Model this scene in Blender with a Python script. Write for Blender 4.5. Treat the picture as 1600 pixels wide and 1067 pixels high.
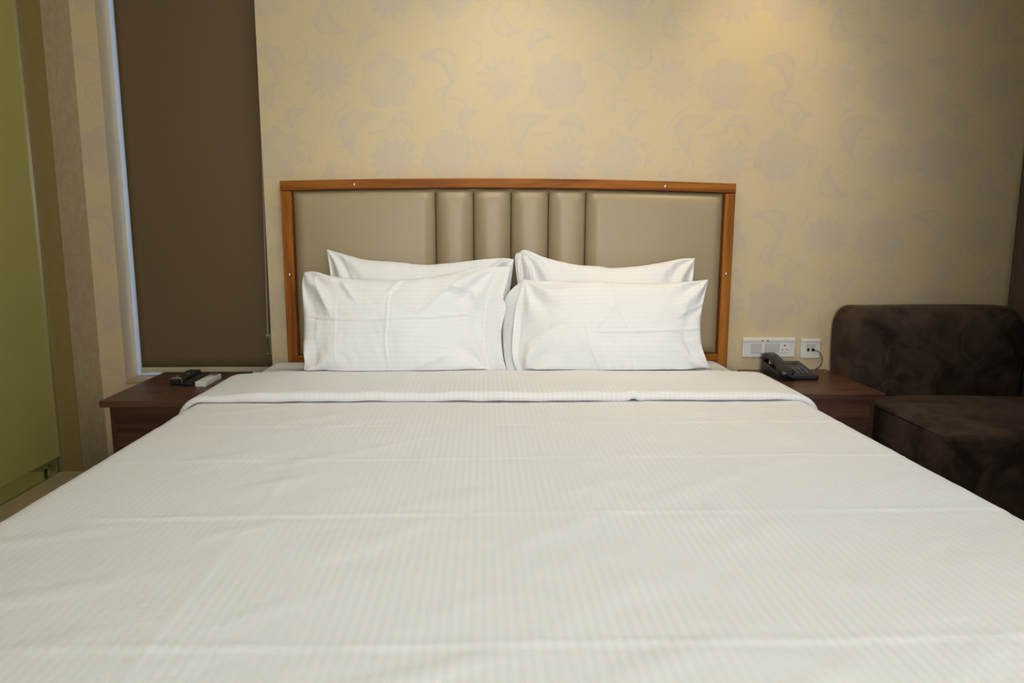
import bpy, bmesh, math, random
from mathutils import Vector, Matrix, noise
random.seed(7)
for o in list(bpy.data.objects): bpy.data.objects.remove(o)
SC = bpy.context.scene
COL = SC.collection
R = math.radians

# ------------------------------------------------------------------ camera
YAW, PITCH, ROLL = R(2.3), R(-8.9), R(0.2)
CAM = Vector((0, -2.87, 1.07))
fw = Vector((math.sin(YAW)*math.cos(PITCH), math.cos(YAW)*math.cos(PITCH), math.sin(PITCH)))
rt = fw.cross(Vector((0, 0, 1))).normalized(); up = rt.cross(fw)
rt, up = rt*math.cos(ROLL)+up*math.sin(ROLL), up*math.cos(ROLL)-rt*math.sin(ROLL)
cd = bpy.data.cameras.new('camera'); cd.sensor_width = 36; cd.lens = 1110*36/1600
cd.clip_start = 0.02
cam = bpy.data.objects.new('camera', cd); COL.objects.link(cam)
M4 = Matrix((rt, up, -fw)).transposed().to_4x4(); M4.translation = CAM
cam.matrix_world = M4
SC.camera = cam

# ------------------------------------------------------------------ light
SC.view_settings.view_transform = 'Standard'; SC.view_settings.look = 'None'
SC.view_settings.exposure = 0.08; SC.view_settings.gamma = 1.0
SC.view_settings.use_curve_mapping = False
w = bpy.data.worlds.new('World'); SC.world = w; w.use_nodes = True
bg = w.node_tree.nodes['Background']; bg.inputs[0].default_value = (0.70, 0.80, 1.0, 1); bg.inputs[1].default_value = 0.80

def area(name, loc, target, sx, sy, power, col, spread=180):
    l = bpy.data.lights.new(name, 'AREA'); l.shape = 'RECTANGLE'; l.size = sx; l.size_y = sy
    l.energy = power; l.color = col; l.spread = R(spread)
    o = bpy.data.objects.new(name, l); COL.objects.link(o); o.location = loc
    o.rotation_euler = (Vector(target)-Vector(loc)).to_track_quat('-Z', 'Y').to_euler()
    return o
def spot(name, loc, target, power, col, angle, blend, size):
    l = bpy.data.lights.new(name, 'SPOT'); l.energy = power; l.color = col
    l.spot_size = R(angle); l.spot_blend = blend; l.shadow_soft_size = size
    o = bpy.data.objects.new(name, l); COL.objects.link(o); o.location = loc
    o.rotation_euler = (Vector(target)-Vector(loc)).to_track_quat('-Z', 'Y').to_euler()
    return o
# daylight through the window behind the camera, ceiling panel over the bed, warm downlights by the wall
area('rear_window_light', (0.05, -4.50, 1.42), (0.05, 0, 1.2), 1.4, 1.0, 64, (0.945, 0.965, 1.0))
area('ceiling_panel_light', (0.1, -1.35, 2.52), (0.1, -1.35, 0), 1.2, 0.6, 8, (0.93, 0.97, 1.0))
area('side_window_light', (2.10, -1.36, 1.45), (0.0, -1.2, 0.8), 0.4, 1.2, 4, (0.66, 0.82, 1.0))
area('bathroom_light', (-1.98, -1.3, 2.5), (-1.98, -1.3, 0), 0.4, 0.4, 34, (1.0, 0.92, 0.66))
spot('downlight_warm_right', (1.08, -0.30, 2.52), (1.08, -0.27, 0), 26, (1.0, 0.74, 0.42), 76, 0.8, 0.04)
spot('downlight_centre', (0.1, -0.50, 2.52), (0.1, -0.42, 0), 26, (1.0, 0.90, 0.74), 96, 0.9, 0.05)

# ------------------------------------------------------------------ materials
class NT:
    def __init__(s, name):
        s.m = bpy.data.materials.new(name); s.m.use_nodes = True
        s.t = s.m.node_tree; s.b = s.t.nodes['Principled BSDF']
    def n(s, typ, **kw):
        nd = s.t.nodes.new(typ)
        for k, v in kw.items(): setattr(nd, k, v)
        return nd
    def set(s, sock, v):
        if isinstance(v, bpy.types.NodeSocket): s.t.links.new(v, sock)
        else: sock.default_value = v
    def m_(s, op, a, b=0.0, c=0.0):
        nd = s.n('ShaderNodeMath', operation=op)
        s.set(nd.inputs[0], a); s.set(nd.inputs[1], b); s.set(nd.inputs[2], c)
        return nd.outputs[0]
    def ss(s, v, lo, hi):
        nd = s.n('ShaderNodeMapRange', interpolation_type='SMOOTHSTEP')
        s.set(nd.inputs[0], v); nd.inputs[1].default_value = lo; nd.inputs[2].default_value = hi
        return nd.outputs[0]
    def mix(s, fac, a, b):
        nd = s.n('ShaderNodeMix', data_type='RGBA')
        s.set(nd.inputs[0], fac); s.set(nd.inputs[6], a); s.set(nd.inputs[7], b)
        return nd.outputs[2]
    def coord(s, kind='Object', scale=(1, 1, 1), rot=(0, 0, 0)):
        tc = s.n('ShaderNodeTexCoord'); mp = s.n('ShaderNodeMapping')
        mp.inputs['Scale'].default_value = scale; mp.inputs['Rotation'].default_value = rot
        s.t.links.new(tc.outputs[kind], mp.inputs[0]); return mp.outputs[0]
    def noise(s, vec, scale, detail=4, rough=.55, dist=0):
        nd = s.n('ShaderNodeTexNoise'); s.set(nd.inputs['Vector'], vec)
        nd.inputs['Scale'].default_value = scale; nd.inputs['Detail'].default_value = detail
        nd.inputs['Roughness'].default_value = rough; nd.inputs['Distortion'].default_value = dist
        return nd.outputs[0]
    def bump(s, h, strength, dist, prev=None):
        nd = s.n('ShaderNodeBump'); nd.inputs['Strength'].default_value = strength
        nd.inputs['Distance'].default_value = dist; s.set(nd.inputs['Height'], h)
        if prev is not None: s.t.links.new(prev, nd.inputs['Normal'])
        return nd.outputs[0]
    def out(s, color=None, rough=None, normal=None, **kw):
        if color is not None: s.set(s.b.inputs['Base Color'], color)
        if rough is not None: s.set(s.b.inputs['Roughness'], rough)
        if normal is not None: s.t.links.new(normal, s.b.inputs['Normal'])
        for k, v in kw.items(): s.set(s.b.inputs[k.replace('_', ' ')], v)
        return s.m
def c4(*c): return (c[0], c[1], c[2], 1.0)
def plain(name, col, rough=.5, nscale=60, var=.08, bump=.15, **kw):
    t = NT(name); v = t.coord()
    f = t.noise(v, nscale)
    lo = c4(*[x*(1-var) for x in col]); hi = c4(*[min(1, x*(1+var)) for x in col])
    return t.out(t.mix(f, lo, hi), rough, t.bump(f, bump, .001), **kw)
MAT = {}
def wood(name, dark, mid, light, axis, rough=.4, scale=1.0, spec=.5):
    t = NT(name)
    sc = [38*scale]*3; sc[axis] = 1.6*scale
    v = t.coord('Object', tuple(sc))
    f = t.noise(v, 1.0, 6, .62, .6)
    sc2 = [9*scale]*3; sc2[axis] = .7*scale
    g = t.noise(t.coord('Object', tuple(sc2)), 1.0, 3, .5, 1.2)
    sc3 = [240*scale]*3; sc3[axis] = 6*scale
    h = t.noise(t.coord('Object', tuple(sc3)), 1.0, 2)
    c = t.mix(t.ss(f, .35, .7), c4(*dark), c4(*mid))
    c = t.mix(t.m_('MULTIPLY', t.ss(g, .45, .75), .6), c, c4(*light))
    c = t.mix(t.m_('MULTIPLY', t.ss(h, .55, .75), .35), c, c4(*dark))
    return t.out(c, rough, t.bump(h, .12, .0006), Specular_IOR_Level=spec)
for ax, nm in ((0, 'x'), (2, 'z')):
    MAT['teak_'+nm] = wood('teak_'+nm, (.17, .048, .005), (.40, .132, .012), (.48, .185, .022), ax, .5, 1.0, .18)
MAT['walnut_x'] = wood('walnut_x', (.036, .014, .008), (.110, .044, .025), (.145, .062, .037), 0, .38)
MAT['walnut_y'] = wood('walnut_y', (.030, .011, .006), (.080, .030, .016), (.105, .042, .025), 1, .38)

def wallpaper():
    t = NT('floral_wallpaper')
    tc = t.n('ShaderNodeTexCoord'); sp = t.n('ShaderNodeSeparateXYZ')
    wn = t.n('ShaderNodeTexNoise'); t.t.links.new(tc.outputs['Object'], wn.inputs['Vector'])
    wn.inputs['Scale'].default_value = 9; wn.inputs['Detail'].default_value = 2
    va = t.n('ShaderNodeVectorMath', operation='MULTIPLY_ADD')
    t.t.links.new(wn.outputs['Color'], va.inputs[0]); va.inputs[1].default_value = (.02, .02, .02)
    t.t.links.new(tc.outputs['Object'], va.inputs[2])
    wn2 = t.n('ShaderNodeTexNoise'); t.t.links.new(tc.outputs['Object'], wn2.inputs['Vector'])
    wn2.inputs['Scale'].default_value = 38; wn2.inputs['Detail'].default_value = 2
    vb = t.n('ShaderNodeVectorMath', operation='MULTIPLY_ADD')
    t.t.links.new(wn2.outputs['Color'], vb.inputs[0]); vb.inputs[1].default_value = (.018, .018, .018)
    t.t.links.new(va.outputs[0], vb.inputs[2]); va = vb
    t.t.links.new(va.outputs[0], sp.inputs[0])
    X = t.m_('ADD', sp.outputs[0], sp.outputs[1]); Z = sp.outputs[2]
    W, H = .66, .60
    def local(cx, cy, ang=0):
        x = t.m_('WRAP', t.m_('SUBTRACT', X, cx), W/2, -W/2)
        y = t.m_('WRAP', t.m_('SUBTRACT', Z, cy), H/2, -H/2)
        if ang:
            c, s_ = math.cos(ang), math.sin(ang)
            x2 = t.m_('ADD', t.m_('MULTIPLY', x, c), t.m_('MULTIPLY', y, s_))
            y2 = t.m_('SUBTRACT', t.m_('MULTIPLY', y, c), t.m_('MULTIPLY', x, s_))
            return x2, y2
        return x, y
    def rad(x, y): return t.m_('SQRT', t.m_('MULTIPLY_ADD', x, x, t.m_('MULTIPLY', y, y)))
    def flower(cx, cy, r0, n, amp, kr, sq=1.0):
        x, y = local(cx, cy, .3)
        y = t.m_('MULTIPLY', y, sq)
        r = rad(x, y); th = t.m_('ARCTAN2', y, x)
        pet = t.m_('ABSOLUTE', t.m_('SINE', t.m_('MULTIPLY', th, n/2)))
        edge = t.m_('MULTIPLY_ADD', pet, amp*r0, r0*(1-amp))
        body = t.ss(t.m_('SUBTRACT', edge, r), -.002, .004)
        ring = t.m_('SINE', t.m_('MULTIPLY_ADD', r, kr, t.m_('MULTIPLY', pet, 3.2)))
        vein = t.m_('SINE', t.m_('MULTIPLY', th, n*2))
        tex = t.ss(t.m_('ADD', ring, t.m_('MULTIPLY', vein, .5)), -.9, .3)
        return t.m_('MULTIPLY', body, t.m_('MULTIPLY_ADD', tex, .35, .65))
    def leaf(cx, cy, a, b, ang, bite=.55):
        x, y = local(cx, cy, ang)
        e = t.m_('ADD', t.m_('POWER', t.m_('DIVIDE', x, a), 2.0), t.m_('POWER', t.m_('DIVIDE', t.m_('MULTIPLY_ADD', t.m_('MULTIPLY', x, x), 2.2/a*.35, y), b), 2.0))
        body = t.ss(e, 1.05, .92)
        hollow = t.m_('MULTIPLY', t.ss(e, .45, .30), bite)
        vein = t.ss(t.m_('ABSOLUTE', y), .0015, .004)
        return t.m_('MULTIPLY', t.m_('SUBTRACT', body, hollow), t.m_('MULTIPLY_ADD', vein, .5, .5))
    def arc(cx, cy, r0, wd, ang, half):
        x, y = local(cx, cy, ang)
        r = rad(x, y); th = t.m_('ABSOLUTE', t.m_('ARCTAN2', y, x))
        taper = t.m_('MULTIPLY', t.m_('SUBTRACT', half, th), wd/half*1.3)
        line = t.ss(t.m_('SUBTRACT', t.m_('ABSOLUTE', t.m_('SUBTRACT', r, r0)), t.m_('MINIMUM', taper, wd)), .0015, -.0015)
        return line
    shapes = [
        flower(.330, .455, .112, 7, .22, 230, 1.05), flower(.110, .470, .098, 13, .40, 260, 1.1),
        flower(.560, .180, .108, 7, .22, 230, 1.05), flower(.350, .165, .096, 13, .40, 260, 1.1),
        leaf(.560, .540, .085, .036, -.7), leaf(.530, .400, .055, .026, 1.35), leaf(.180, .290, .095, .042, 1.0),
        leaf(.390, .320, .055, .022, -.25), leaf(.620, .330, .05, .024, .9), leaf(.100, .060, .075, .034, 2.2),
        leaf(.250, .030, .05, .022, .4), leaf(.035, .200, .05, .022, -1.2),
        arc(.585, .330, .062, .0045, 1.2, 2.2), arc(.585, .330, .030, .004, -.5, 2.0), arc(.640, .560, .050, .005, -.4, 2.3),
        arc(.230, .260, .120, .0045, 2.4, .9), arc(.480, .310, .110, .004, -2.4, 1.0), arc(.150, .150, .058, .0045, .6, 2.2),
        arc(.150, .150, .027, .004, -1.0, 2.0), arc(.250, .420, .16, .004, -1.4, .7), arc(.450, .050, .09, .004, .8, 1.1)]
    m = shapes[0]
    for s_ in shapes[1:]: m = t.m_('MAXIMUM', m, s_)
    blot = t.noise(tc.outputs['Object'], 7, 3)
    m = t.m_('MULTIPLY', m, t.m_('MULTIPLY_ADD', t.ss(blot, .30, .62), .55, .45))
    weave = t.noise(t.coord('Object', (60, 60, 700)), 1.0, 2)
    weave2 = t.noise(t.coord('Object', (700, 700, 60)), 1.0, 2)
    gold = t.mix(t.ss(blot, .3, .7), c4(.640, .497, .275), c4(.620, .497, .30))
    grey = c4(.56, .45, .32)
    col = t.mix(m, gold, grey)
    col = t.mix(t.m_('MULTIPLY', weave, .16), col, c4(.40, .31, .19))
    rough = t.m_('MULTIPLY_ADD', m, -.02, .54)
    nb = t.bump(t.m_('ADD', weave, weave2), .22, .0006)
    nb = t.bump(m, .25, .0006, nb)
    return t.out(col, rough, nb, Specular_IOR_Level=t.m_('MULTIPLY_ADD', m, .18, .62))
MAT['wallpaper'] = wallpaper()

def linen(name, axis, col=(.752, .752, .738), period=.0150, contrast=.045, wr=.25):
    t = NT(name)
    tc = t.n('ShaderNodeTexCoord'); sp = t.n('ShaderNodeSeparateXYZ'); t.t.links.new(tc.outputs['UV'], sp.inputs[0])
    s_ = t.m_('SINE', t.m_('MULTIPLY', sp.outputs[axis], 2*math.pi/period))
    f = t.ss(s_, -.35, .35)
    big = t.noise(tc.outputs['UV'], 3.0, 3)
    f = t.m_('MULTIPLY', f, t.ss(big, .25, .62))
    c = t.mix(f, c4(*[x*(1-contrast) for x in col]), c4(*col))
    wv = t.noise(tc.outputs['UV'], 420, 2)
    w1 = t.noise(t.coord('UV', (9, 5, 1)), 1.0, 6, .6, .8)
    nb = t.bump(w1, wr, .012)
    nb = t.bump(wv, .10, .0006, nb)
    return t.out(c, t.m_('MULTIPLY_ADD', f, -.22, .72), nb, Specular_IOR_Level=.35, Sheen_Weight=.12, Sheen_Roughness=.4)
MAT['duvet'] = linen('striped_duvet_cotton', 0)
MAT['pillow'] = linen('striped_pillow_cotton', 1, col=(.80, .797, .785), period=.017, contrast=.025, wr=.22)
MAT['sheet'] = linen('striped_sheet_cotton', 0)

def leatherette():
    t = NT('taupe_leatherette'); v = t.coord()
    f = t.noise(v, 5, 3); g = t.noise(v, 500, 2)
    return t.out(t.mix(f, c4(.335, .262, .150), c4(.365, .288, .170)), .42, t.bump(g, .12, .0005), Specular_IOR_Level=.45)
MAT['leatherette'] = leatherette()
def suede():
    t = NT('brown_suede'); v = t.coord()
    f = t.noise(v, 7, 6, .65, 1.0); g = t.noise(v, 260, 3)
    c = t.mix(t.ss(f, .32, .70), c4(.015, .0095, .0065), c4(.062, .040, .029))
    return t.out(c, .85, t.bump(t.m_('ADD', t.m_('MULTIPLY', f, .6), g), .25, .002), Specular_IOR_Level=.15,
                 Sheen_Weight=.14, Sheen_Roughness=.4, Sheen_Tint=c4(.85, .58, .40))
MAT['suede'] = suede()
def blindcloth():
    t = NT('brown_blind_fabric')
    a = t.noise(t.coord('Object', (900, 900, 40)), 1, 2); b = t.noise(t.coord('Object', (40, 40, 900)), 1, 2)
    f = t.m_('MULTIPLY', t.m_('ADD', a, b), .5)
    return t.out(t.mix(f, c4(.125, .082, .042), c4(.165, .112, .060)), .8, t.bump(f, .2, .0005), Specular_IOR_Level=.2)
MAT['blind'] = blindcloth()
def curtaincloth():
    t = NT('brown_curtain_fabric'); f = t.noise(t.coord('Object', (300, 300, 30)), 1, 3)
    return t.out(t.mix(f, c4(.060, .036, .018), c4(.105, .066, .034)), .75, t.bump(f, .2, .001), Sheen_Weight=.1)
MAT['curtain'] = curtaincloth()
def plaster():
    t = NT('beige_textured_plaster'); v = t.coord()
    f = t.noise(v, 26, 7, .7, .8); g = t.noise(v, 3, 3)
    c = t.mix(t.ss(f, .35, .68), c4(.38, .29, .160), c4(.46, .36, .205))
    c = t.mix(t.m_('MULTIPLY', g, .3), c, c4(.42, .345, .225))
    return t.out(c, .55, t.bump(f, .3, .003))
MAT['plaster'] = plaster()
MAT['jamb'] = plain('olive_brown_jamb', (.235, .170, .055), .5, 40, .12, .2)
MAT['stone'] = plain('beige_stone', (.42, .31, .17), .35, 18, .15, .1)
MAT['ceiling'] = plain('white_ceiling', (.78, .76, .70), .8)
MAT['cream'] = plain('cream_plastic_bar', (.48, .42, .29), .4, 40, .03, .02)
MAT['white_plastic'] = plain('white_plastic', (.72, .70, .64), .32, 40, .02, .02)
MAT['grey_plastic'] = plain('pale_grey_plastic', (.52, .51, .48), .38, 90, .05, .05)
MAT['black_plastic'] = plain('black_plastic', (.010, .011, .011), .34, 200, .2, .08)
MAT['dark_rubber'] = plain('dark_rubber_button', (.028, .030, .030), .5, 100, .1, .05)
MAT['key_print'] = plain('white_key_print', (.55, .56, .55), .4, 60, .05, 0)
MAT['yellow_print'] = plain('yellow_button', (.50, .42, .08), .4, 60, .05, 0)
MAT['blue_print'] = plain('blue_button', (.10, .26, .45), .4, 60, .05, 0)
MAT['silver_print'] = plain('silver_label', (.55, .50, .42), .35, 60, .05, 0)
MAT['lcd'] = plain('grey_green_lcd', (.12, .125, .09), .15, 60, .05, 0)
MAT['steel'] = plain('brushed_steel', (.62, .60, .56), .22, 300, .1, .1, Metallic=1.0)
MAT['hole'] = plain('dark_socket_hole', (.008, .008, .008), .7, 60, .05, 0)
MAT['aluminium'] = plain('white_window_frame', (.70, .72, .76), .4, 60, .03, .03)
MAT['floor'] = plain('beige_floor_tile', (.40, .33, .24), .25, 8, .12, .05)
MAT['bath'] = plain('bathroom_tile', (.32, .33, .22), .3, 10, .12, .05)
def frosted():
    t = NT('olive_frosted_glass'); f = t.noise(t.coord(), 700, 2)
    t.out(c4(.52, .475, .165), .30, t.bump(f, .04, .0005), Specular_IOR_Level=.5)
    tr = t.n('ShaderNodeBsdfTranslucent'); tr.inputs[0].default_value = c4(.46, .43, .12)
    mx = t.n('ShaderNodeMixShader'); mx.inputs[0].default_value = .35
    out = t.t.nodes['Material Output']
    t.t.links.new(t.b.outputs[0], mx.inputs[1]); t.t.links.new(tr.outputs[0], mx.inputs[2]); t.t.links.new(mx.outputs[0], out.inputs[0])
    return t.m
MAT['frosted'] = frosted()
def clear(name, tint, fac=.12):
    t = NT(name)
    tr = t.n('ShaderNodeBsdfTransparent'); tr.inputs[0].default_value = c4(*tint)
    gl = t.n('ShaderNodeBsdfGlossy'); gl.inputs['Roughness'].default_value = .05; gl.inputs[0].default_value = c4(.9, .95, .9)
    f = t.noise(t.coord(), 20, 2)
    mx = t.n('ShaderNodeMixShader'); t.set(mx.inputs[0], t.m_('MULTIPLY_ADD', f, fac, .06))
    out = t.t.nodes['Material Output']
    t.t.links.new(tr.outputs[0], mx.inputs[1]); t.t.links.new(gl.outputs[0], mx.inputs[2]); t.t.links.new(mx.outputs[0], out.inputs[0])
    return t.m
MAT['clear_green'] = clear('clear_green_glass', (.52, .58, .48), .06)
MAT['window_glass'] = clear('window_glass', (.93, .96, .98), .04)
MAT['clear_plastic'] = clear('clear_plastic', (.75, .80, .90), .5)

# ------------------------------------------------------------------ builders
def wloc(p):
    v = Vector((0, 0, 0))
    while p: v += Vector(p.location); p = p.parent
    return v
def link(name, me, mat, parent=None, smooth=False):
    o = bpy.data.objects.new(name, me); COL.objects.link(o)
    if parent:
        off = wloc(parent); me.transform(Matrix.Translation(-off)); o.parent = parent
    me.materials.append(MAT[mat])
    if smooth:
        for p in me.polygons: p.use_smooth = True
    return o
def frombm(name, bm, mat, parent=None, smooth=False):
    me = bpy.data.meshes.new(name); bm.to_mesh(me); bm.free()
    o = link(name, me, mat, parent, smooth)
    return o
def thing(name, label, cat, loc=(0, 0, 0), group=None):
    o = bpy.data.objects.new(name, None); COL.objects.link(o); o.location = loc; o.empty_display_size = .05
    o['label'] = label; o['category'] = cat
    if group: o['group'] = group
    return o
def tag(o, label, cat, group=None):
    o['label'] = label; o['category'] = cat
    if group: o['group'] = group
    return o
def bm_box(bm, x0, x1, y0, y1, z0, z1, bev=0, seg=2):
    b = bmesh.new(); bmesh.ops.create_cube(b, size=1)
    for v in b.verts:
        v.co = Vector(((x0+x1)/2+v.co.x*(x1-x0), (y0+y1)/2+v.co.y*(y1-y0), (z0+z1)/2+v.co.z*(z1-z0)))
    if bev: bmesh.ops.bevel(b, geom=b.edges[:], offset=bev, segments=seg, profile=.5, affect='EDGES')
    me = bpy.data.meshes.new('tmp'); b.to_mesh(me); b.free(); bm.from_mesh(me); bpy.data.meshes.remove(me)
def box(name, x0, x1, y0, y1, z0, z1, mat, parent=None, bev=0, seg=2):
    bm = bmesh.new(); bm_box(bm, x0, x1, y0, y1, z0, z1, bev, seg)
    return frombm(name, bm, mat, parent, smooth=False)
def struct(o): o['kind'] = 'structure'; return o
def tube_bm(bm, pts, r, n=8, cap=True):
    pts = [Vector(p) for p in pts]; rings = []
    for i, p in enumerate(pts):
        d = (pts[min(i+1, len(pts)-1)]-pts[max(i-1, 0)]).normalized()
        a = d.orthogonal().normalized() if i == 0 else (rings_a - d*rings_a.dot(d)).normalized()
        rings_a = a; b = d.cross(a)
        rr = r[i] if isinstance(r, (list, tuple)) else r
        rings.append([bm.verts.new(p+(a*math.cos(2*math.pi*k/n)+b*math.sin(2*math.pi*k/n))*rr) for k in range(n)])
    for i in range(len(rings)-1):
        for k in range(n):
            bm.faces.new((rings[i][k], rings[i][(k+1) % n], rings[i+1][(k+1) % n], rings[i+1][k]))
    if cap:
        bm.faces.new(rings[0][::-1]); bm.faces.new(rings[-1])
def tube(name, pts, r, mat, parent=None, n=8):
    bm = bmesh.new(); tube_bm(bm, pts, r, n)
    return frombm(name, bm, mat, parent, True)
def cyl(name, c, axis, r, h, mat, parent=None, n=20, bev=0):
    bm = bmesh.new(); bmesh.ops.create_cone(bm, cap_ends=True, segments=n, radius1=r, radius2=r*(1-bev), depth=h)
    q = Vector((0, 0, 1)).rotation_difference(Vector(axis))
    bmesh.ops.transform(bm, matrix=Matrix.Translation(c) @ q.to_matrix().to_4x4(), verts=bm.verts)
    return frombm(name, bm, mat, parent)
def spline(pts, n):
    """n+1 samples of a Catmull-Rom curve through pts, even in chord length"""
    P = [Vector(p) for p in pts]; d = [0]
    for a, b in zip(P, P[1:]): d.append(d[-1]+(b-a).length)
    out = []
    for i in range(n+1):
        s = d[-1]*i/n; k = 0
        while k < len(P)-2 and s > d[k+1]: k += 1
        t = (s-d[k])/max(1e-9, d[k+1]-d[k])
        p0, p1, p2, p3 = P[max(k-1, 0)], P[k], P[k+1], P[min(k+2, len(P)-1)]
        out.append(.5*((2*p1)+(p2-p0)*t+(2*p0-5*p1+4*p2-p3)*t*t+(3*p1-p0-3*p2+p3)*t*t*t))
    return out
def grid(name, rows, uvs, mat, parent=None, closed=False, flip=False):
    nr, nc = len(rows), len(rows[0])
    verts = [p for r in rows for p in r]; faces = []
    for i in range(nr-1):
        for j in range(nc-1 if not closed else nc):
            j2 = (j+1) % nc
            f = (i*nc+j, i*nc+j2, (i+1)*nc+j2, (i+1)*nc+j)
            faces.append(f[::-1] if flip else f)
    me = bpy.data.meshes.new(name); me.from_pydata([tuple(v) for v in verts], [], faces); me.update()
    uvl = me.uv_layers.new(name='UVMap')
    fl = [u for r in uvs for u in r]
    for l in me.loops: uvl.data[l.index].uv = fl[l.vertex_index]
    return link(name, me, mat, parent, True)
def nz(x, y, z=0.0): return noise.noise(Vector((x, y, z)))
def gauss(d, w): return math.exp(-(d/w)**2)

# ------------------------------------------------------------------ the room
XL, XR, YB, ZC = -1.54, 2.22, -4.70, 2.60
WX0, WX1, WZ0, WZ1 = -1.445, -0.857, 0.464, 2.42     # window opening in the head wall
bm = bmesh.new()
bm_box(bm, XL-.3, WX0, 0, .16, 0, ZC); bm_box(bm, WX1, XR+.1, 0, .16, 0, ZC)
bm_box(bm, WX0, WX1, 0, .16, 0, WZ0-.012); bm_box(bm, WX0, WX1, 0, .16, WZ1, ZC)
struct(frombm('wall_back', bm, 'wallpaper'))
struct(box('trim_1', WX0, WX1, -.004, .16, WZ0-.012, WZ0, 'stone', None, .002))            # window sill slab
struct(box('wall_left', XL-.075, XL, -.185, 0, 0, ZC, 'plaster'))
struct(box('trim_2', XL-.078, XL+.0005, -.190, -.185, .15, ZC, 'jamb'))                    # jamb at the glass
struct(box('trim_3', XL-.79, XL+.16, -3.2, -.185, 0, .150, 'stone', None, .004))           # kerb under the glass
struct(box('wall_left_far', XL-.9, XL-.8, -3.2, .0, 0, ZC, 'bath'))
struct(box('wall_left_shade_return', XL-.9, -.36, YB, -3.2, 0, ZC, 'ceiling'))  # unseen wall return, added to keep rear light off the left corner
struct(box('wall_left_end', XL-.8, XL-.075, -.06, 0, 0, ZC, 'bath'))
struct(box('floor', XL-.9, XR+.1, YB, .16, -.06, 0, 'floor'))
struct(box('ceiling', XL-.9, XR+.1, YB-.1, .16, ZC, ZC+.08, 'ceiling'))
struct(box('wall_right', XR, XR+.1, -1.60, 0, 0, ZC, 'plaster'))
struct(box('wall_right_shade_return', 1.12, XR+.1, YB, -1.60, 0, ZC, 'ceiling'))  # out-of-frame wall return added to shade the right end of the head wall
struct(box('wall_rear', XL-.9, XR+.1, YB-.1, YB, 0, ZC, 'ceiling'))
# window behind the blind
win = struct(thing('window_1', 'white framed window behind the brown roller blind', 'window', (WX0, .13, WZ0)))
for nm, a in (('frame', (WX0, WX1, .098, .13, WZ0, WZ0+.006)), ('frame', (WX0, WX1, .098, .13, WZ1-.035, WZ1)),
              ('frame', (WX0, WX0+.002, .098, .13, WZ0+.006, WZ1-.035)), ('frame', (WX1-.035, WX1, .098, .13, WZ0+.006, WZ1-.035))):
    box(nm, *a, 'aluminium', win, .003)
box('pane', WX0+.002, WX1-.035, .108, .112, WZ0+.006, WZ1-.035, 'window_glass', win)
# frosted glass partition on the left
gp = thing('glass_partition', 'olive green frosted glass partition with a clear strip along its foot', 'partition', (XL-.085, -1.5, .15))
GX0, GX1 = XL-.090, XL-.078
box('frosted_pane', GX0, GX1, -3.15, -.195, .214, ZC-.01, 'frosted', gp)
box('clear_strip', GX0, GX1, -3.15, -.195, .152, .214, 'clear_green', gp)
box('edge_channel', GX0-.004, GX1+.006, -.195, -.188, .15, ZC-.01, 'steel', gp)
bm = bmesh.new()
bm_box(bm, GX1, GX1+.004, -.275, -.235, .152, .196, .001); bm_box(bm, GX0-.004, GX0, -.275, -.235, .152, .196, .001)
bm_box(bm, GX0-.004, GX1+.004, -.275, -.268, .190, .197, .001)
frombm('clip', bm, 'steel', gp)
# roller blind
rb = thing('roller_blind', 'dark brown roller blind drawn down over the narrow window', 'blind', (-1.15, .085, .49))
BX0, BX1 = WX0+.027, WX1-.006
rows = []; uvs = []
for i in range(41):
    z = .500+(2.36-.500)*i/40
    rows.append([Vector((BX0+(BX1-BX0)*j/24, .085+.0010*nz(i*.08, j*.12), z)) for j in range(25)])
    uvs.append([(j/24, i/40) for j in range(25)])
cl = grid('blind_cloth', rows, uvs, 'blind', rb)
sm = cl.modifiers.new('thick', 'SOLIDIFY'); sm.thickness = .0012
box('bottom_bar', BX0, BX1, .078, .092, .480, .503, 'cream', rb, .003)
tube('roller', [(BX0, .085, 2.37), (BX1, .085, 2.37)], .022, 'cream', rb, 16)
bm = bmesh.new()
zc = 2.33
while zc > .655:
    bmesh.ops.create_icosphere(bm, subdivisions=1, radius=.0026, matrix=Matrix.Translation((-.8690+.0050*min(1, (zc-.65)/.75), -.004+.026*min(1, (zc-.65)/.75), zc))); zc -= .0072
ch = frombm('pull_chain', bm, 'grey_plastic', rb); ch['kind'] = 'stuff'
bm = bmesh.new()
for a in ((-.874, -.872), (-.860, -.858)): bm_box(bm, a[0], a[1], -.013, -.001, .575, .655, .0006)
bm_box(bm, -.874, -.858, -.013, -.001, .571, .575, .0006); bm_box(bm, -.874, -.858, -.013, -.001, .650, .655, .0006)
bm_box(bm, -.872, -.860, -.004, -.001, .575, .650)
frombm('chain_tensioner', bm, 'clear_plastic', rb)

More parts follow.
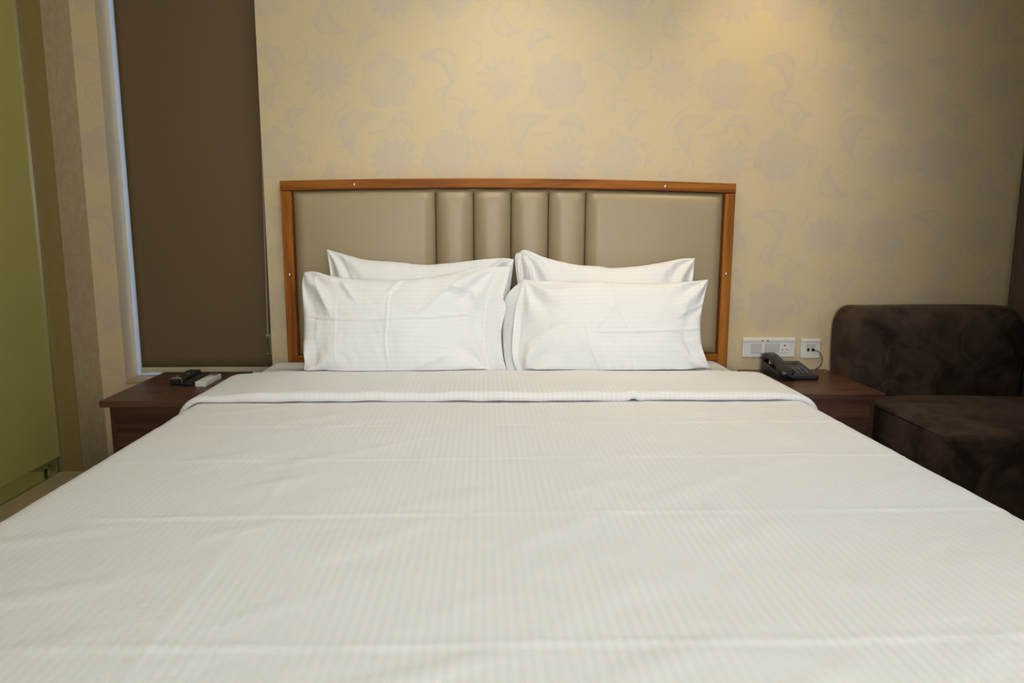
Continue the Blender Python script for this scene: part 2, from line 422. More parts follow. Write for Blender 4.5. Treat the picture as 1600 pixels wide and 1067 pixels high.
# ------------------------------------------------------------------ headboard
HX0, HX1 = -.782, .996
def arch(x): return .015*(1-((x-.107)/.889)**2)
hb = thing('headboard', 'taupe padded headboard in an orange-brown wooden frame behind the pillows', 'headboard', (.107, -.03, .50))
def bar_arched(name, x0, x1, zb, zt, y0, y1, mat, kb=1, kt=1):
    n = 40; rows = []; uvs = []
    bv = .003
    for i in range(n+1):
        x = x0+(x1-x0)*i/n; b = zb+arch(x)*kb; t_ = zt+arch(x)*kt
        rows.append([Vector(p) for p in ((x, y1, b), (x, y0+bv, b), (x, y0, b+bv), (x, y0, t_-bv), (x, y0+bv, t_), (x, y1, t_))])
        uvs.append([(x, k*.02) for k in range(6)])
    o = grid(name, rows, uvs, mat, hb, closed=True, flip=True)
    for p in o.data.polygons: p.use_smooth = False
    bm = bmesh.new(); bm.from_mesh(o.data)
    bmesh.ops.holes_fill(bm, edges=[e for e in bm.edges if e.is_boundary], sides=0)
    bm.to_mesh(o.data); bm.free(); return o
ZT, ZI = 1.254, 1.217
bar_arched('top_rail', HX0, HX1, ZI, ZT, -.046, -.004, 'teak_x')
box('stile', HX0, HX0+.040, -.045, -.004, .46, ZI-.0008, 'teak_z', hb, .003)
box('stile', HX1-.040, HX1, -.045, -.004, .46, ZI-.0008, 'teak_z', hb, .003)
box('bottom_rail', HX0+.040, HX1-.040, -.043, -.004, .515, .572, 'teak_x', hb, .003)
def pad(x0, x1, z0, z1):
    """one puffed leatherette panel; its top edge follows the arch"""
    nx, nv = max(14, int((x1-x0)/.012)), 46
    rows = []; uvs = []
    ew = min(.046, (x1-x0)*.42)
    def prof(d): return math.sin(min(1, max(0, d)/ew)*math.pi/2)**.75
    for i in range(nv+1):
        tv = i/nv; tv = tv*tv*(3-2*tv)*.5+tv*.5
        row = []; ur = []
        for j in range(nx+1):
            tu = j/nx; tu = tu*tu*(3-2*tu)*.6+tu*.4
            x = x0+(x1-x0)*tu; zt = z1+arch(x); z = z0+(zt-z0)*tv
            d = min(x-x0, x1-x); dz = min(z-z0, zt-z)
            h = .008+.034*prof(d)*prof(dz)+.009*math.sin(math.pi*tu)*math.sin(math.pi*tv)
            if i in (0, nv) or j in (0, nx): h = .004
            row.append(Vector((x, -.012-h, z))); ur.append((x, z))
        rows.append(row); uvs.append(ur)
    return grid('padded_panel', rows, uvs, 'leatherette', hb)
gx = [HX0+.040, -.188, -.039, .109, .257, .405, HX1-.040]
for a, b in zip(gx, gx[1:]): pad(a+.0014, b-.0014, .573, ZI-.001)
box('backing_board', HX0+.03, HX1-.03, -.014, -.003, .50, ZI-.002, 'hole', hb)
for x, z, yy in ((-.499, 1.242, -.046), (.714, 1.242, -.046), (HX0+.020, .894, -.045), (HX1-.022, .900, -.045)):
    bm = bmesh.new(); bmesh.ops.create_uvsphere(bm, u_segments=12, v_segments=8, radius=.0062)
    for v in bm.verts: v.co = Vector((v.co.x+x, yy+v.co.y*.55, v.co.z+z))
    frombm('screw', bm, 'steel', hb, True)

# ------------------------------------------------------------------ bed
DX0, DX1 = -.903, 1.022          # outer sides of the duvet
bed = thing('bed', 'wide double bed base and mattress under the white striped linen', 'bed', (.06, -1.1, 0))
box('bed_base', -.83, .95, -2.05, -.065, .04, .30, 'walnut_x', bed, .01)
box('mattress', -.852, .972, -2.10, -.064, .302, .535, 'sheet', bed, .045, 4)
for lx in (-.75, .87):
    for ly in (-1.95, -.2): cyl('leg', (lx, ly, .02), (0, 0, 1), .03, .04, 'black_plastic', bed)

def drape(x0, x1, rad, drop, n_flat, n_arc, n_side):
    """cross-section across the bed: list of (x, dz, nx, nz, arclength)"""
    pts = []
    L = 0
    def add(x, dz, nx_, nz_):
        nonlocal L
        if pts: L += math.hypot(x-pts[-1][0], dz-pts[-1][1])
        pts.append((x, dz, nx_, nz_, L))
    for i in range(n_side): add(x0, -rad-drop*(1-i/n_side), -1, 0)
    for i in range(n_arc):
        a = math.pi-(math.pi/2)*i/n_arc; add(x0+rad+rad*math.cos(a), -rad+rad*math.sin(a), math.cos(a), math.sin(a))
    for i in range(n_flat+1): add(x0+rad+(x1-x0-2*rad)*i/n_flat, 0, 0, 1)
    for i in range(1, n_arc+1):
        a = math.pi/2*(1-i/n_arc); add(x1-rad+rad*math.cos(a), -rad+rad*math.sin(a), math.cos(a), math.sin(a))
    for i in range(1, n_side+1): add(x1, -rad-drop*i/n_side, 1, 0)
    return pts
# fitted sheet
cs = drape(-.880, .994, .085, .11, 120, 10, 8)
rows = []; uvs = []
for i in range(71):
    y = -.066-.75*i/70
    rows.append([Vector((p[0], y, .549+p[1]+.0014*nz(p[0]*9, y*9, 3))) for p in cs]); uvs.append([(p[4], y) for p in cs])
sh = grid('bed_sheet', rows, uvs, 'sheet', None)
tag(sh, 'white striped sheet on the mattress under the pillows', 'bed sheet')

# duvet with its top edge turned back
cs = drape(DX0, DX1, .060, .26, 330, 12, 24)
HT = .031
prof = []                       # (y, h, droop)
for i in range(10): prof.append((-2.225, 0, .30*(1-i/10)+.06))
for i in range(8):
    a = math.pi/2*i/8; prof.append((-2.165-.06*math.cos(a), 0, .06*(1-math.sin(a))))
y = -2.165
while y < -.455: prof.append((y, 0, 0)); y += .0065
yb = -.412
for i in range(13):
    a = -math.pi/2+math.pi*i/12
    prof.append((yb-.013+.013*math.cos(a), HT/2+HT/2*math.sin(a), 0))
y = yb-.020
while y > -.752: prof.append((y, HT, 0)); y -= .008
for k in range(1, 11):
    a = math.pi/2*k/10
    prof.append((-.752-.014*math.sin(a), HT-.008*(1-math.cos(a)), 0))
for k in range(1, 9): prof.append((-.766-.004*math.sin(math.pi*k/8), HT-.008-(HT-.012)*k/8, 0))
prof.append((-.755, .003, 0))
crease = [(-1.010, .0018, 0), (-1.300, .0016, 1), (-1.625, .0016, 2), (-2.040, .0014, 3)]
longi = [(-.42, .0016), (.06, .0018), (.50, .0016)]
rows = []; uvs = []; L = 0
for k, (y, h, dr) in enumerate(prof):
    if k: L += math.hypot(y-prof[k-1][0], h-prof[k-1][1])+abs(dr-prof[k-1][2])
    flap = h > .0005 or k > len(prof)-3
    row = []; ur = []
    for (x, dz, nx_, nz_, s) in cs:
        yy = y
        flat = max(0, nz_)
        hh = h
        d = 0
        if flap:
            t_ = max(0, min(1, (-.55-y)/.2))
            edge = min(x-DX0, DX1-x)
            hh = h*(1+.22*nz(x*2.2, 4.1)+.12*nz(x*7, 1.3))*(.60+.40*min(1, max(0, edge)/.22))
            yy = y+t_*(.012*nz(x*1.7, 8.0)+.004*nz(x*8, 2.0)-.006*(x-.06))
            if y > -.47: yy += .010*nz(x*2.0, 3.0)
            d += .0030*nz(x*14, y*10, 2.0)*t_+.005*gauss(x-.455, .012)*t_-.003*gauss(x-.48, .010)*t_+.0016*nz(x*5, y*6, 7.0)
        else:
            for cy, amp, sd in crease:
                yc = cy+.006*math.sin(x*2.3+sd)+.004*nz(x*3.0, sd*5.1)+.012*max(0, x-.4)
                q = y-yc
                if abs(q) < .06: d += amp*(.65+.6*nz(x*6, sd*3.3))*(gauss(q, .0075)-.45*gauss(q+.015, .010))
            for cx, amp in longi:
                q = x-cx-.008*nz(y*2, cx*4)
                if abs(q) < .05: d += amp*gauss(q, .009)*(.5+.8*nz(y*2.3, cx*9))
            d += .0034*nz(x*2.3, y*1.9, 1.0)+.0016*nz(x*6.0, y*5.0, 5.0)+.0008*nz(x*15, y*15, 9.0)
            # soft diagonal drag wrinkles
            r1 = nz(x*3+y*2.2, y*11-x*7, 4.0); d += .0050*max(0, r1-.12)*(1 if x < 0 else .6)
        z = .553+max(dz-dr, -.34)+nz_*(hh+d*flat)
        side = 1-flat
        row.append(Vector((x+nx_*(hh*1.1+side*(.010*nz(y*3, s*1.0)+.006*nz(y*9, s))*(1 if abs(dz) > .03 else .3)), yy, z)))
        ur.append((s, L))
    rows.append(row); uvs.append(ur)
dv = grid('duvet', rows, uvs, 'duvet', None)
tag(dv, 'white satin-striped duvet spread over the bed, its top edge turned back', 'duvet')

# ------------------------------------------------------------------ pillows
def make_pillow(label, plane, top, left, right, bottom, tf, tb, creases, seed, flap=None, px=2.4, qx=.5, sc=1.0, soft=None):
    Y0, Z0, k = plane
    ct = 1/math.hypot(1, k); st = k*ct
    def W(a, b, n): 
        a *= sc; b *= sc; q = Vector((a, Y0+b*st-n*ct, Z0+b*ct+n*st))
        q.z = max(q.z, .5535+.0+(.032 if q.y < -.40 else .032*max(0, 1-(q.y+.40)/.03)))
        return q
    NU, NV = 200, 120
    T = spline([(a, b, 0) for a, b in top], NU); B = spline([(a, b, 0) for a, b in bottom], NU)
    Lf = spline([(a, b, 0) for a, b in left], NV); Rr = spline([(a, b, 0) for a, b in right], NV)
    c00, c10, c01, c11 = B[0], B[-1], T[0], T[-1]
    cx = sum(p.x for p in T)/len(T)
    root = thing('pillow', label, 'pillow', (cx, Y0, Z0), 'four white striped pillows at the head of the bed')
    front, back, uv = [], [], []
    for j in range(NV+1):
        v = j/NV; fr, bk, u_ = [], [], []
        for i in range(NU+1):
            u = i/NU
            P = (1-v)*B[i]+v*T[i]+(1-u)*Lf[j]+u*Rr[j]-((1-u)*(1-v)*c00+u*(1-v)*c10+(1-u)*v*c01+u*v*c11)
            eu = 1-abs(2*u-1)**px; ev = 1-abs(2*v-1)**px
            e = max(0, eu*ev)
            th = e**qx
            if soft == 'R' and u > .5: q = 2*u-1; th = max(0, ev)**qx*(1-q**2.2)**.95
            if soft == 'L' and u < .5: q = 1-2*u; th = max(0, ev)**qx*(1-q**2.6)**.85
            d = 0
            for (u0, v0, u1, v1, amp, wd) in creases:
                dx, dy = (u1-u0), (v1-v0); ll = dx*dx+dy*dy
                tt = max(0, min(1, ((u-u0)*dx+(v-v0)*dy)/ll))
                qx_, qy_ = (u-u0-tt*dx)*.70, (v-v0-tt*dy)*.38
                q = math.hypot(qx_, qy_); sg = 1 if (dx*(v-v0)-dy*(u-u0)) > 0 else -1
                wd2 = wd*.75 if wd < .006 else wd; d += (amp*.75 if wd < .006 else amp)*(gauss(q, wd2)+.6*sg*gauss(q-wd2*1.2, wd2*1.6))*min(1, 3*math.sin(math.pi*max(.02, min(.98, tt)))+.2)
            # tension folds running in from the corners
            for (uu, vv, ph) in ((0, 0, 0), (1, 0, 2), (0, 1, 4), (1, 1, 1)):
                ax, ay = (u-uu)*.72, (v-vv)*.38
                rr = math.hypot(ax, ay); an = math.atan2(abs(ay), abs(ax)+1e-6)
                if rr < .30: d += .0085*math.sin(an*9+ph+seed+2*nz(rr*9, seed))*math.exp(-((rr-.10)/.075)**2)
            nzv = .0055*nz(u*4.2+seed, v*2.6, seed)+.0030*nz(u*11+seed, v*6.0, seed*2)+.0012*nz(u*26, v*14, seed)
            # small puckers along the seams
            puck = .004*nz(u*30, seed*3.0, v*2)*gauss(min(v, 1-v), .10)+.004*nz(v*18, seed*5.0, u*2)*gauss(min(u, 1-u), .07)
            nf = tf*th+(d+nzv+puck)*min(1, 3.5*th)
            fr.append(W(P.x, P.y, nf)); bk.append(W(P.x, P.y, -tb*th)); u_.append((P.x, P.y))
        front.append(fr); back.append(bk); uv.append(u_)
    verts = [p for r in front for p in r]; nc = NU+1
    faces = []; idx = {}
    uvf = [q for r in uv for q in r]
    for j in range(NV+1):
        for i in range(NU+1):
            if j in (0, NV) or i in (0, NU): idx[(j, i)] = j*nc+i
            else: idx[(j, i)] = len(verts); verts.append(back[j][i]); uvf.append(uv[j][i])
    for j in range(NV):
        for i in range(NU):
            a = j*nc+i; faces.append((a, a+1, a+nc+1, a+nc))
            faces.append((idx[(j, i)], idx[(j+1, i)], idx[(j+1, i+1)], idx[(j, i+1)]))
    me = bpy.data.meshes.new('pillowcase'); me.from_pydata([tuple(v) for v in verts], [], faces); me.update()
    ul = me.uv_layers.new(name='UVMap')
    for l in me.loops: ul.data[l.index].uv = uvf[l.vertex_index]
    link('pillowcase', me, 'pillow', root, True)
    if flap:
        inner, frim, brim, gf, gb = flap
        n, mstep = 50, 16
        I = spline([(a, b, 0) for a, b in inner], n); F_ = spline([(a, b, 0) for a, b in frim], n); K = spline([(a, b, 0) for a, b in brim], n)
        rows = []; ur = []
        for j in range(n+1):
            v = j/n; sv = math.sin(math.pi*min(1, max(0, v)))**.7
            row = []; uu = []
            for i in range(mstep+1):             # front layer from rim to inner edge
                q = 1-i/mstep; P = I[j].lerp(F_[j], q)
                row.append(W(P.x, P.y, sv*(-.006+gf*q*(1.5-.5*q))+.006*q*nz(v*6, seed+q*2))); uu.append((P.x, P.y))
            for i in range(1, mstep+1):          # back layer out to its rim
                q = i/mstep; P = I[j].lerp(K[j], q)
                row.append(W(P.x, P.y, sv*(.004-gb*q)+.006*q*nz(v*5, seed*3+q)-.004*q)); uu.append((P.x, P.y))
            rows.append(row); ur.append(uu)
        fo = grid('open_hem', rows, ur, 'pillow', root)
        s_ = fo.modifiers.new('thick', 'SOLIDIFY'); s_.thickness = .0018
    return root
PF = (-.395, .549, .40); PB = (-.235, .552, .32)
# back row first
make_pillow('rear left pillow, its pointed outer corner high against the headboard', PB,
    [(-.603, .466), (-.517, .441), (-.444, .423), (-.321, .413), (-.23, .403), (-.137, .409), (-.039, .421), (.068, .432), (.118, .427)],
    [(-.575, .0), (-.565, .10), (-.572, .25), (-.585, .36), (-.603, .466)],
    [(.095, .0), (.085, .12), (.095, .25), (.106, .335), (.118, .427)],
    [(-.575, .0), (-.3, .004), (.095, 0)], .070, .050,
    [(.50, .3, .50, .98, .002, .004), (.78, .72, .96, .96, .005, .012), (.18, .70, .10, .95, .003, .012)], 1.3)
make_pillow('rear right pillow with a crumpled inner corner beside the headboard centre', PB,
    [(.142, .457), (.165, .465), (.247, .430), (.358, .404), (.446, .399), (.495, .392), (.609, .400), (.710, .418), (.774, .431), (.827, .433)],
    [(.150, .0), (.140, .12), (.148, .26), (.152, .36), (.142, .457)],
    [(.803, .0), (.795, .12), (.800, .25), (.812, .336), (.827, .433)],
    [(.150, .0), (.5, .004), (.803, 0)], .070, .050,
    [(.49, .3, .47, .99, .002, .004), (.08, .6, .03, .98, .006, .014)], 4.7,
    flap=([(.156, .30), (.153, .36), (.160, .42), (.168, .462)], [(.140, .30), (.134, .36), (.130, .42), (.146, .463)],
          [(.136, .30), (.128, .36), (.122, .43), (.128, .452)], .018, .008))
make_pillow('front left pillow with a cross of ironed creases on its face', PF,
    [(-.644, .390), (-.603, .392), (-.543, .373), (-.468, .361), (-.369, .356), (-.282, .359), (-.168, .373), (-.085, .392), (-.020, .408), (.050, .412)],
    [(-.650, .012), (-.622, .042), (-.630, .121), (-.633, .214), (-.648, .339), (-.644, .390)],
    [(.030, .006), (.005, .10), (.000, .20), (.015, .30), (.050, .412)],
    [(-.650, .012), (-.60, .000), (-.3, .002), (.030, .006)], .082, .055,
    [(.0, .555, .96, .535, .0032, .0045), (.47, .0, .48, .86, .0026, .0040), (.48, .86, .54, .98, .0026, .004), (.22, .1, .21, .80, .0010, .004),
     (.62, .58, .76, .82, .005, .014), (.76, .82, .90, .74, .006, .016), (.90, .74, .99, .45, .006, .016), (.55, .06, .78, .20, .0035, .010),
     (.06, .93, .16, .62, .005, .012), (.22, .92, .30, .74, .004, .010), (.46, .78, .52, .95, .003, .010)], 2.1, sc=1.0143, soft='R',
    flap=([(.022, .010), (-.002, .10), (-.006, .20), (.008, .30), (.046, .410)],
          [(.083, .020), (.068, .073), (.062, .166), (.080, .249), (.070, .289), (.086, .357), (.100, .414)],
          [(.078, .020), (.062, .073), (.058, .166), (.070, .249), (.066, .289), (.080, .357), (.094, .414)], .030, .012))
make_pillow('front right pillow with a crooked crease and an open hem on its inner side', PF,
    [(.147, .364), (.221, .357), (.338, .354), (.419, .354), (.447, .350), (.614, .345), (.756, .355), (.823, .364)],
    [(.142, .006), (.122, .073), (.130, .166), (.136, .260), (.147, .364)],
    [(.806, .012), (.797, .040), (.776, .103), (.776, .169), (.786, .243), (.823, .364)],
    [(.142, .006), (.45, .000), (.75, .000), (.806, .012)], .082, .055,
    [(.45, .97, .58, .44, .0028, .0042), (.58, .44, .57, .0, .0022, .0040), (.40, .42, .98, .46, .0028, .0042), (.40, .42, .52, .74, .0016, .004),
     (.34, .52, .42, .0, .0018, .0045), (.90, .38, 1.0, .05, .006, .012), (.86, .60, .98, .72, .003, .010), (.05, .3, .22, .55, .004, .012)], 6.4, sc=1.0143, soft='L',
    flap=([(.150, .008), (.130, .073), (.138, .166), (.144, .260), (.150, .362)],
          [(.120, .012), (.100, .080), (.104, .170), (.116, .260), (.146, .364)],
          [(.084, .016), (.071, .096), (.068, .190), (.076, .244), (.072, .289), (.102, .332), (.144, .364)], .022, .030))

# ------------------------------------------------------------------ nightstands
def nightstand(label, x0, x1, y0, il, ir):
    t = thing('nightstand', label, 'nightstand', ((x0+x1)/2, y0/2, 0), 'dark brown nightstands beside the bed')
    box('table_top', x0, x1, y0, -.003, .478, .500, 'walnut_x', t, .0015)
    box('side_panel', x0+il, x0+il+.018, y0+.022, -.006, 0, .478, 'walnut_y', t, .001)
    box('side_panel', x1-ir-.018, x1-ir, y0+.022, -.006, 0, .478, 'walnut_y', t, .001)
    box('back_panel', x0+il+.018, x1-ir-.018, -.016, -.006, .02, .478, 'walnut_x', t)
    box('drawer_front', x0+il+.0185, x1-ir-.0185, y0+.022, y0+.040, .250, .474, 'walnut_x', t, .001)
    box('drawer_front', x0+il+.0185, x1-ir-.0185, y0+.022, y0+.040, .022, .246, 'walnut_x', t, .001)
    return t
nightstand('dark brown wooden nightstand under the roller blind with the remotes on it', -1.288, -.935, -.500, .022, .012)
nightstand('dark brown wooden nightstand between bed and sofa with the telephone on it', 1.056, 1.430, -.452, .012, .022)

# ------------------------------------------------------------------ remote controls
def rot_obj(o, c, ang):
    o.data.transform(Matrix.Translation(c) @ Matrix.Rotation(ang, 4, 'Z'))
def remote(name, label, c, ang, w_, l_, h_, mat, buttons, bev, extras=()):
    root = thing(name, label, 'remote', c, 'remote controls on the nightstand')
    root.rotation_euler = (0, 0, ang)
    def lb(nm, x0, x1, y0, y1, z0, z1, m, bv=0):
        bm = bmesh.new(); bm_box(bm, x0, x1, y0, y1, z0, z1, bv); o = frombm(nm, bm, m); o.parent = root; return o
    lb('casing', -w_/2, w_/2, -l_/2, l_/2, 0, h_, mat, bev)
    for (bx, by, bw, bl, m) in buttons: lb('button', bx-bw/2, bx+bw/2, by-bl/2, by+bl/2, h_-.001, h_+.0016, m, .0006)
    for (nm, bx, by, bw, bl, m) in extras: lb(nm, bx-bw/2, bx+bw/2, by-bl/2, by+bl/2, h_-.001, h_+.0008, m)
    return root
bt = []
for r_ in range(9):
    for c_ in range(3):
        m = 'dark_rubber'
        if r_ == 1 and c_ == 0: m = 'yellow_print'
        bt.append(((c_-1)*.013, -.062+r_*.0155, .009, .008, m))
remote('remote_control', 'long black television remote, leftmost on the nightstand', (-1.137, -.165, .5), R(2), .050, .190, .024, 'black_plastic', bt, .006,
       [('print_label', -.004, -.078, .034, .010, 'silver_print'), ('print_label', .008, .010, .012, .008, 'silver_print')])
bt = [((c_-1)*.011, -.035+r_*.015, .008, .007, 'dark_rubber') for r_ in range(7) for c_ in range(3)]
remote('remote_control', 'slim black remote lying between the black television remote and the white one', (-1.084, -.190, .5), R(-2), .040, .170, .014, 'black_plastic', bt, .004,
       [('print_label', .008, .060, .010, .007, 'yellow_print')])
bt = [((c_-.5)*.016, .002-r_*.014, .010, .007, 'white_plastic') for r_ in range(3) for c_ in range(2)]+[(-.010, .028, .011, .008, 'blue_print')]
remote('remote_control', 'small white remote with a grey screen beside the black ones', (-1.033, -.215, .5), R(-1), .040, .150, .020, 'white_plastic', bt, .003,
       [('screen', .002, .052, .026, .022, 'lcd')])

# ------------------------------------------------------------------ telephone
ph = thing('telephone', 'black push-button desk telephone with its handset resting on it', 'telephone', (1.215, -.135, .5))
PX0, PX1, PY0, PY1 = 1.140, 1.296, -.228, -.045
def wedge(name, x0, x1, y0, y1, z0, hf, hbk, mat, parent, bev=.006):
    bm = bmesh.new(); bmesh.ops.create_cube(bm, size=1)
    for v in bm.verts:
        fy = v.co.y+.5; zz = z0 if v.co.z < 0 else z0+hf+(hbk-hf)*fy
        v.co = Vector((x0+(v.co.x+.5)*(x1-x0), y0+fy*(y1-y0), zz))
    if bev: bmesh.ops.bevel(bm, geom=bm.edges[:], offset=bev, segments=3, profile=.5, affect='EDGES')
    return frombm(name, bm, mat, parent)
body = wedge('body', PX0+.050, PX1, PY0, PY1, .500, .018, .046, 'black_plastic', ph, .007)
wedge('cradle', PX0, PX0+.051, PY0-.004, PY1+.004, .500, .022, .048, 'black_plastic', ph, .006)
def ztop(y): return .500+.018+.028*(y-PY0)/(PY1-PY0)
for r_ in range(4):
    for c_ in range(3):
        kx = 1.226+c_*.0185; ky = -.196+r_*.0165
        k = box('key', kx-.0062, kx+.0062, ky-.0048, ky+.0048, ztop(ky)-.002, ztop(ky)+.003, 'dark_rubber', ph, .001)
        box('key_label', kx-.0042, kx+.0042, ky-.0016, ky+.0018, ztop(ky)+.0029, ztop(ky)+.0034, 'key_print', k)
box('name_strip', 1.215, 1.270, -.085, -.072, ztop(-.078)-.001, ztop(-.078)+.0014, 'dark_rubber', ph, .0005)
# handset: a bowed bar with two end cups
hx = PX0+.026
prf = [(-.240, .538), (-.220, .547), (-.190, .556), (-.15, .567), (-.11, .576), (-.075, .581), (-.050, .580), (-.034, .574)]
S = spline([(0, a, b) for a, b in prf], 28)
rows = []; uvs = []
for i, p in enumerate(S):
    t_ = i/28
    endf = max(gauss(t_-.10, .13), gauss(t_-.90, .12))
    thick = .019+.014*endf; hw = .023+.005*endf
    if i in (0, 28): thick *= .55; hw *= .8
    ring = []
    for k in range(16):
        a = 2*math.pi*k/16; cc, s_ = math.cos(a), math.sin(a)
        ring.append(Vector((hx+hw*math.copysign(abs(cc)**.6, cc), p.y, p.z-thick/2*1.0+thick/2*math.copysign(abs(s_)**.6, s_)-(.004 if s_ < 0 else 0)*endf)))
    rows.append(ring); uvs.append([(t_, k/16) for k in range(16)])
hs = grid('handset', rows, uvs, 'black_plastic', ph, closed=True, flip=True)
bm = bmesh.new(); bm.from_mesh(hs.data); bmesh.ops.holes_fill(bm, edges=[e for e in bm.edges if e.is_boundary], sides=0); bm.to_mesh(hs.data); bm.free()
box('hook_rest', PX0+.012, PX0+.040, -.092, -.086, .532, .558, 'grey_plastic', hs, .001)
# coiled cord by the front, line cords at the back and left
pts = []
for i in range(150):
    t_ = i/149; a = i*.9
    bx = hx-.005+.035*t_; by = -.238-.012*math.sin(t_*3.1); bz = .512+.016*(1-t_)
    pts.append((bx+.0045*math.cos(a), by, max(.5035, bz+.0045*math.sin(a))))
tube('coiled_cord', pts, .0014, 'black_plastic', ph, 5)
tube('line_cord', spline([(PX0+.002, -.085, .512), (1.128, -.088, .508), (1.10, -.110, .5025), (1.052, -.118, .5022)], 24), .0015, 'black_plastic', ph, 6)

# ------------------------------------------------------------------ wall plates
def plate(bm, x0, x1, z0, z1, d): bm_box(bm, x0, x1, -d, -.0005, z0, z1, .003, 3)
sw = thing('switch_plate', 'wide white switch and socket plate on the wall above the telephone', 'switch', (1.18, 0, .594))
box('cover_plate', 1.070, 1.291, -.010, -.0005, .553, .634, 'white_plastic', sw, .003, 3)
box('top_lip', 1.071, 1.290, -.0145, -.009, .618, .633, 'white_plastic', sw, .003, 3)
box('rocker', 1.105, 1.144, -.0135, -.009, .572, .611, 'grey_plastic', sw, .0012)
box('rocker', 1.146, 1.161, -.0185, -.009, .569, .613, 'white_plastic', sw, .002)
box('rocker', 1.163, 1.223, -.0135, -.009, .572, .611, 'grey_plastic', sw, .0012)
so = box('socket', 1.226, 1.266, -.0125, -.009, .572, .611, 'white_plastic', sw, .0012)
for x, z, r_ in ((1.246, .6025, .0034), (1.2365, .584, .0027), (1.2555, .584, .0027)): cyl('pin_hole', (x, -.0126, z), (0, 1, 0), r_, .001, 'hole', so, 14)
for x in (1.150, 1.172): cyl('screw', (x, -.0146, .6225), (0, 1, 0), .0036, .001, 'lcd', sw, 14)
jp = thing('telephone_jack', 'small square white telephone jack plate next to the switch plate', 'wall jack', (1.357, 0, .588))
box('cover_plate', 1.316, 1.398, -.010, -.0005, .548, .629, 'white_plastic', jp, .003, 3)
box('top_lip', 1.317, 1.397, -.0135, -.009, .616, .628, 'white_plastic', jp, .003, 3)
for x in (1.347, 1.366):
    box('jack_hood', x-.008, x+.008, -.0125, -.009, .594, .609, 'grey_plastic', jp, .001)
    box('jack_opening', x-.0055, x+.0055, -.0108, -.009, .577, .590, 'hole', jp)
box('plug', 1.361, 1.371, -.018, -.0105, .579, .588, 'black_plastic', jp, .001)
tube('line_cord', spline([(1.366, -.016, .584), (1.380, -.030, .580), (1.394, -.034, .562), (1.400, -.030, .535), (1.394, -.022, .512), (1.380, -.016, .503)], 30), .0017, 'black_plastic', jp, 6)

# ------------------------------------------------------------------ sofa
sf = thing('sofa', 'dark brown suede sofa seat with rounded backrest in the corner', 'sofa', (1.78, -.4, 0))
SX0, SX1 = 1.448, 2.118
def soft_block(name, x0, x1, profile, crown=0.0, n=40, rx=.03):
    """extrude a closed (y,z) profile along x with rounded, slightly puffed ends"""
    cy = sum(p[0] for p in profile)/len(profile); cz = sum(p[1] for p in profile)/len(profile)
    rows = []; uvs = []
    xs = [(x0+rx*(1-math.cos(math.pi/2*i/6)), rx*(1-math.sin(math.pi/2*i/6))) for i in range(7)]
    mid = [(x0+rx+(x1-x0-2*rx)*i/n, 0) for i in range(1, n)]
    end = [(x1-rx*(1-math.cos(math.pi/2*(6-i)/6)), rx*(1-math.sin(math.pi/2*(6-i)/6))) for i in range(7)]
    for x, ins in xs+mid+end:
        t_ = (x-x0)/(x1-x0); ring = []
        for (y_, z_) in profile:
            dy, dz = cy-y_, cz-z_; l = math.hypot(dy, dz)
            yy = y_+dy/l*ins*1.2; zz = z_+dz/l*ins*1.2
            if z_ > cz: zz += crown*math.sin(math.pi*min(1, max(0, t_)))**.6*math.sin(math.pi*min(1, max(0, (profile_y1-y_)/(profile_y1-profile_y0))))**.5 if crown else 0
            ring.append(Vector((x, yy+.003*nz(x*6, z_*6, 3), zz+.003*nz(x*5, y_*5))))
        rows.append(ring); uvs.append([(x, k*.02) for k in range(len(profile))])
    o = grid(name, rows, uvs, 'suede', sf, closed=True)
    bm = bmesh.new(); bm.from_mesh(o.data)
    bmesh.ops.holes_fill(bm, edges=[e for e in bm.edges if e.is_boundary], sides=0)
    bmesh.ops.recalc_face_normals(bm, faces=bm.faces); bm.to_mesh(o.data); bm.free()
    for p in o.data.polygons: p.use_smooth = len(p.vertices) < 5
    return o
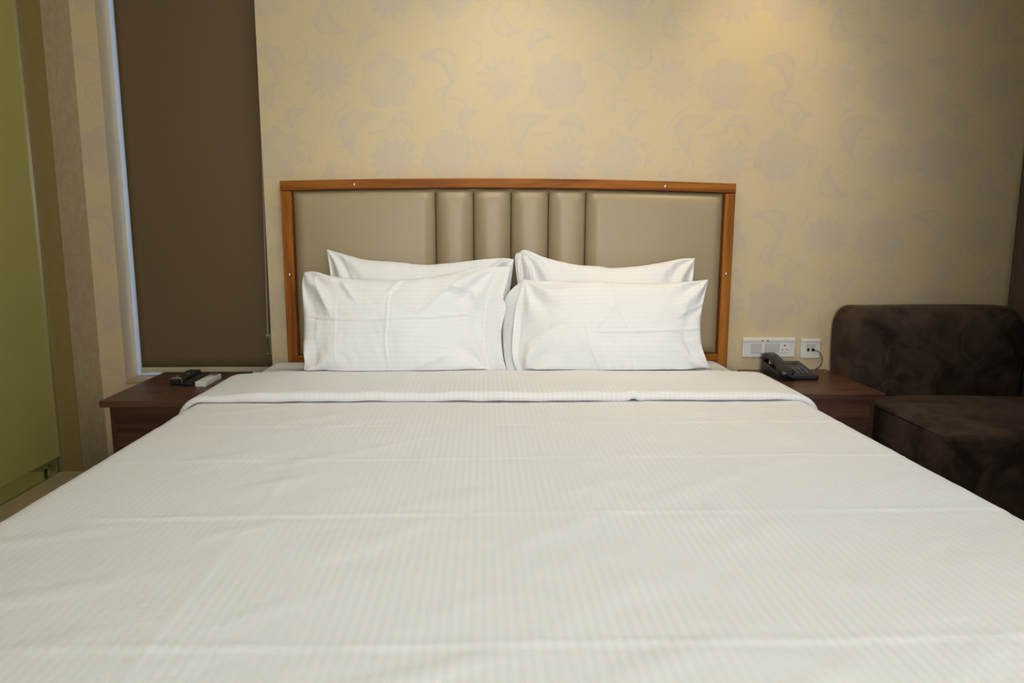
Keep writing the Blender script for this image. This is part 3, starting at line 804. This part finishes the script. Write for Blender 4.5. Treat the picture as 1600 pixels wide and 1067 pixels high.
def round_profile(y0, y1, z0, z1, r, m=7, step=.03):
    out = []
    for (yc, zc_, a0, rr) in ((y1-r[1], z1-r[1], 0, r[1]), (y0+r[0], z1-r[0], 90, r[0]), (y0+r[2], z0+r[2], 180, r[2]), (y1-r[3], z0+r[3], 270, r[3])):
        for i in range(m+1):
            a = R(a0+90*i/m); out.append((yc+rr*math.cos(a), zc_+rr*math.sin(a)))
    res = []
    for a, b in zip(out, out[1:]+out[:1]):
        d = math.hypot(b[0]-a[0], b[1]-a[1]); k = max(1, int(d/step))
        for i in range(k): res.append((a[0]+(b[0]-a[0])*i/k, a[1]+(b[1]-a[1])*i/k))
    return res
profile_y0, profile_y1 = -.78, -.20
soft_block('backrest', SX0-.016, SX1, round_profile(-.222, -.012, .10, .778, (.085, .06, .02, .02)), rx=.045)
soft_block('seat', SX0, SX1, round_profile(-.775, -.226, .06, .432, (.018, .02, .02, .02)), crown=.022, rx=.016)
tube('seam_piping', spline([(SX0-.010, -.205, .44), (SX0-.010, -.212, .58), (SX0-.008, -.205, .70)], 16), .0028, 'suede', sf, 6)
tube('seam_piping', spline([(SX0+.004, -.24, .431), (SX0+.002, -.5, .433), (SX0+.004, -.76, .428)], 16), .0028, 'suede', sf, 6)
for lx in (SX0+.06, SX1-.06):
    for ly in (-.70, -.10): cyl('foot', (lx, ly, .03), (0, 0, 1), .022, .06, 'black_plastic', sf)

# ------------------------------------------------------------------ curtain
rows = []; uvs = []
for i in range(31):
    z = .02+2.48*i/30; row = []; ur = []
    for j in range(161):
        s = j/160; y = -.012-1.1*s
        x = 2.178+.024*math.sin(s*75+.5*nz(z*.7, s*3))*(1-.25*i/30)+.006*nz(s*9, z*.8)
        x -= .030*gauss(s-.024, .017)*(1-.10*i/30)
        row.append(Vector((x, y+.012*math.sin(s*124), z))); ur.append((s, z))
    rows.append(row); uvs.append(ur)
cu = grid('curtain', rows, uvs, 'curtain')
cu.modifiers.new('thick', 'SOLIDIFY').thickness = .002
tag(cu, 'dark brown floor-length curtain hanging in folds in the corner behind the sofa', 'curtain')
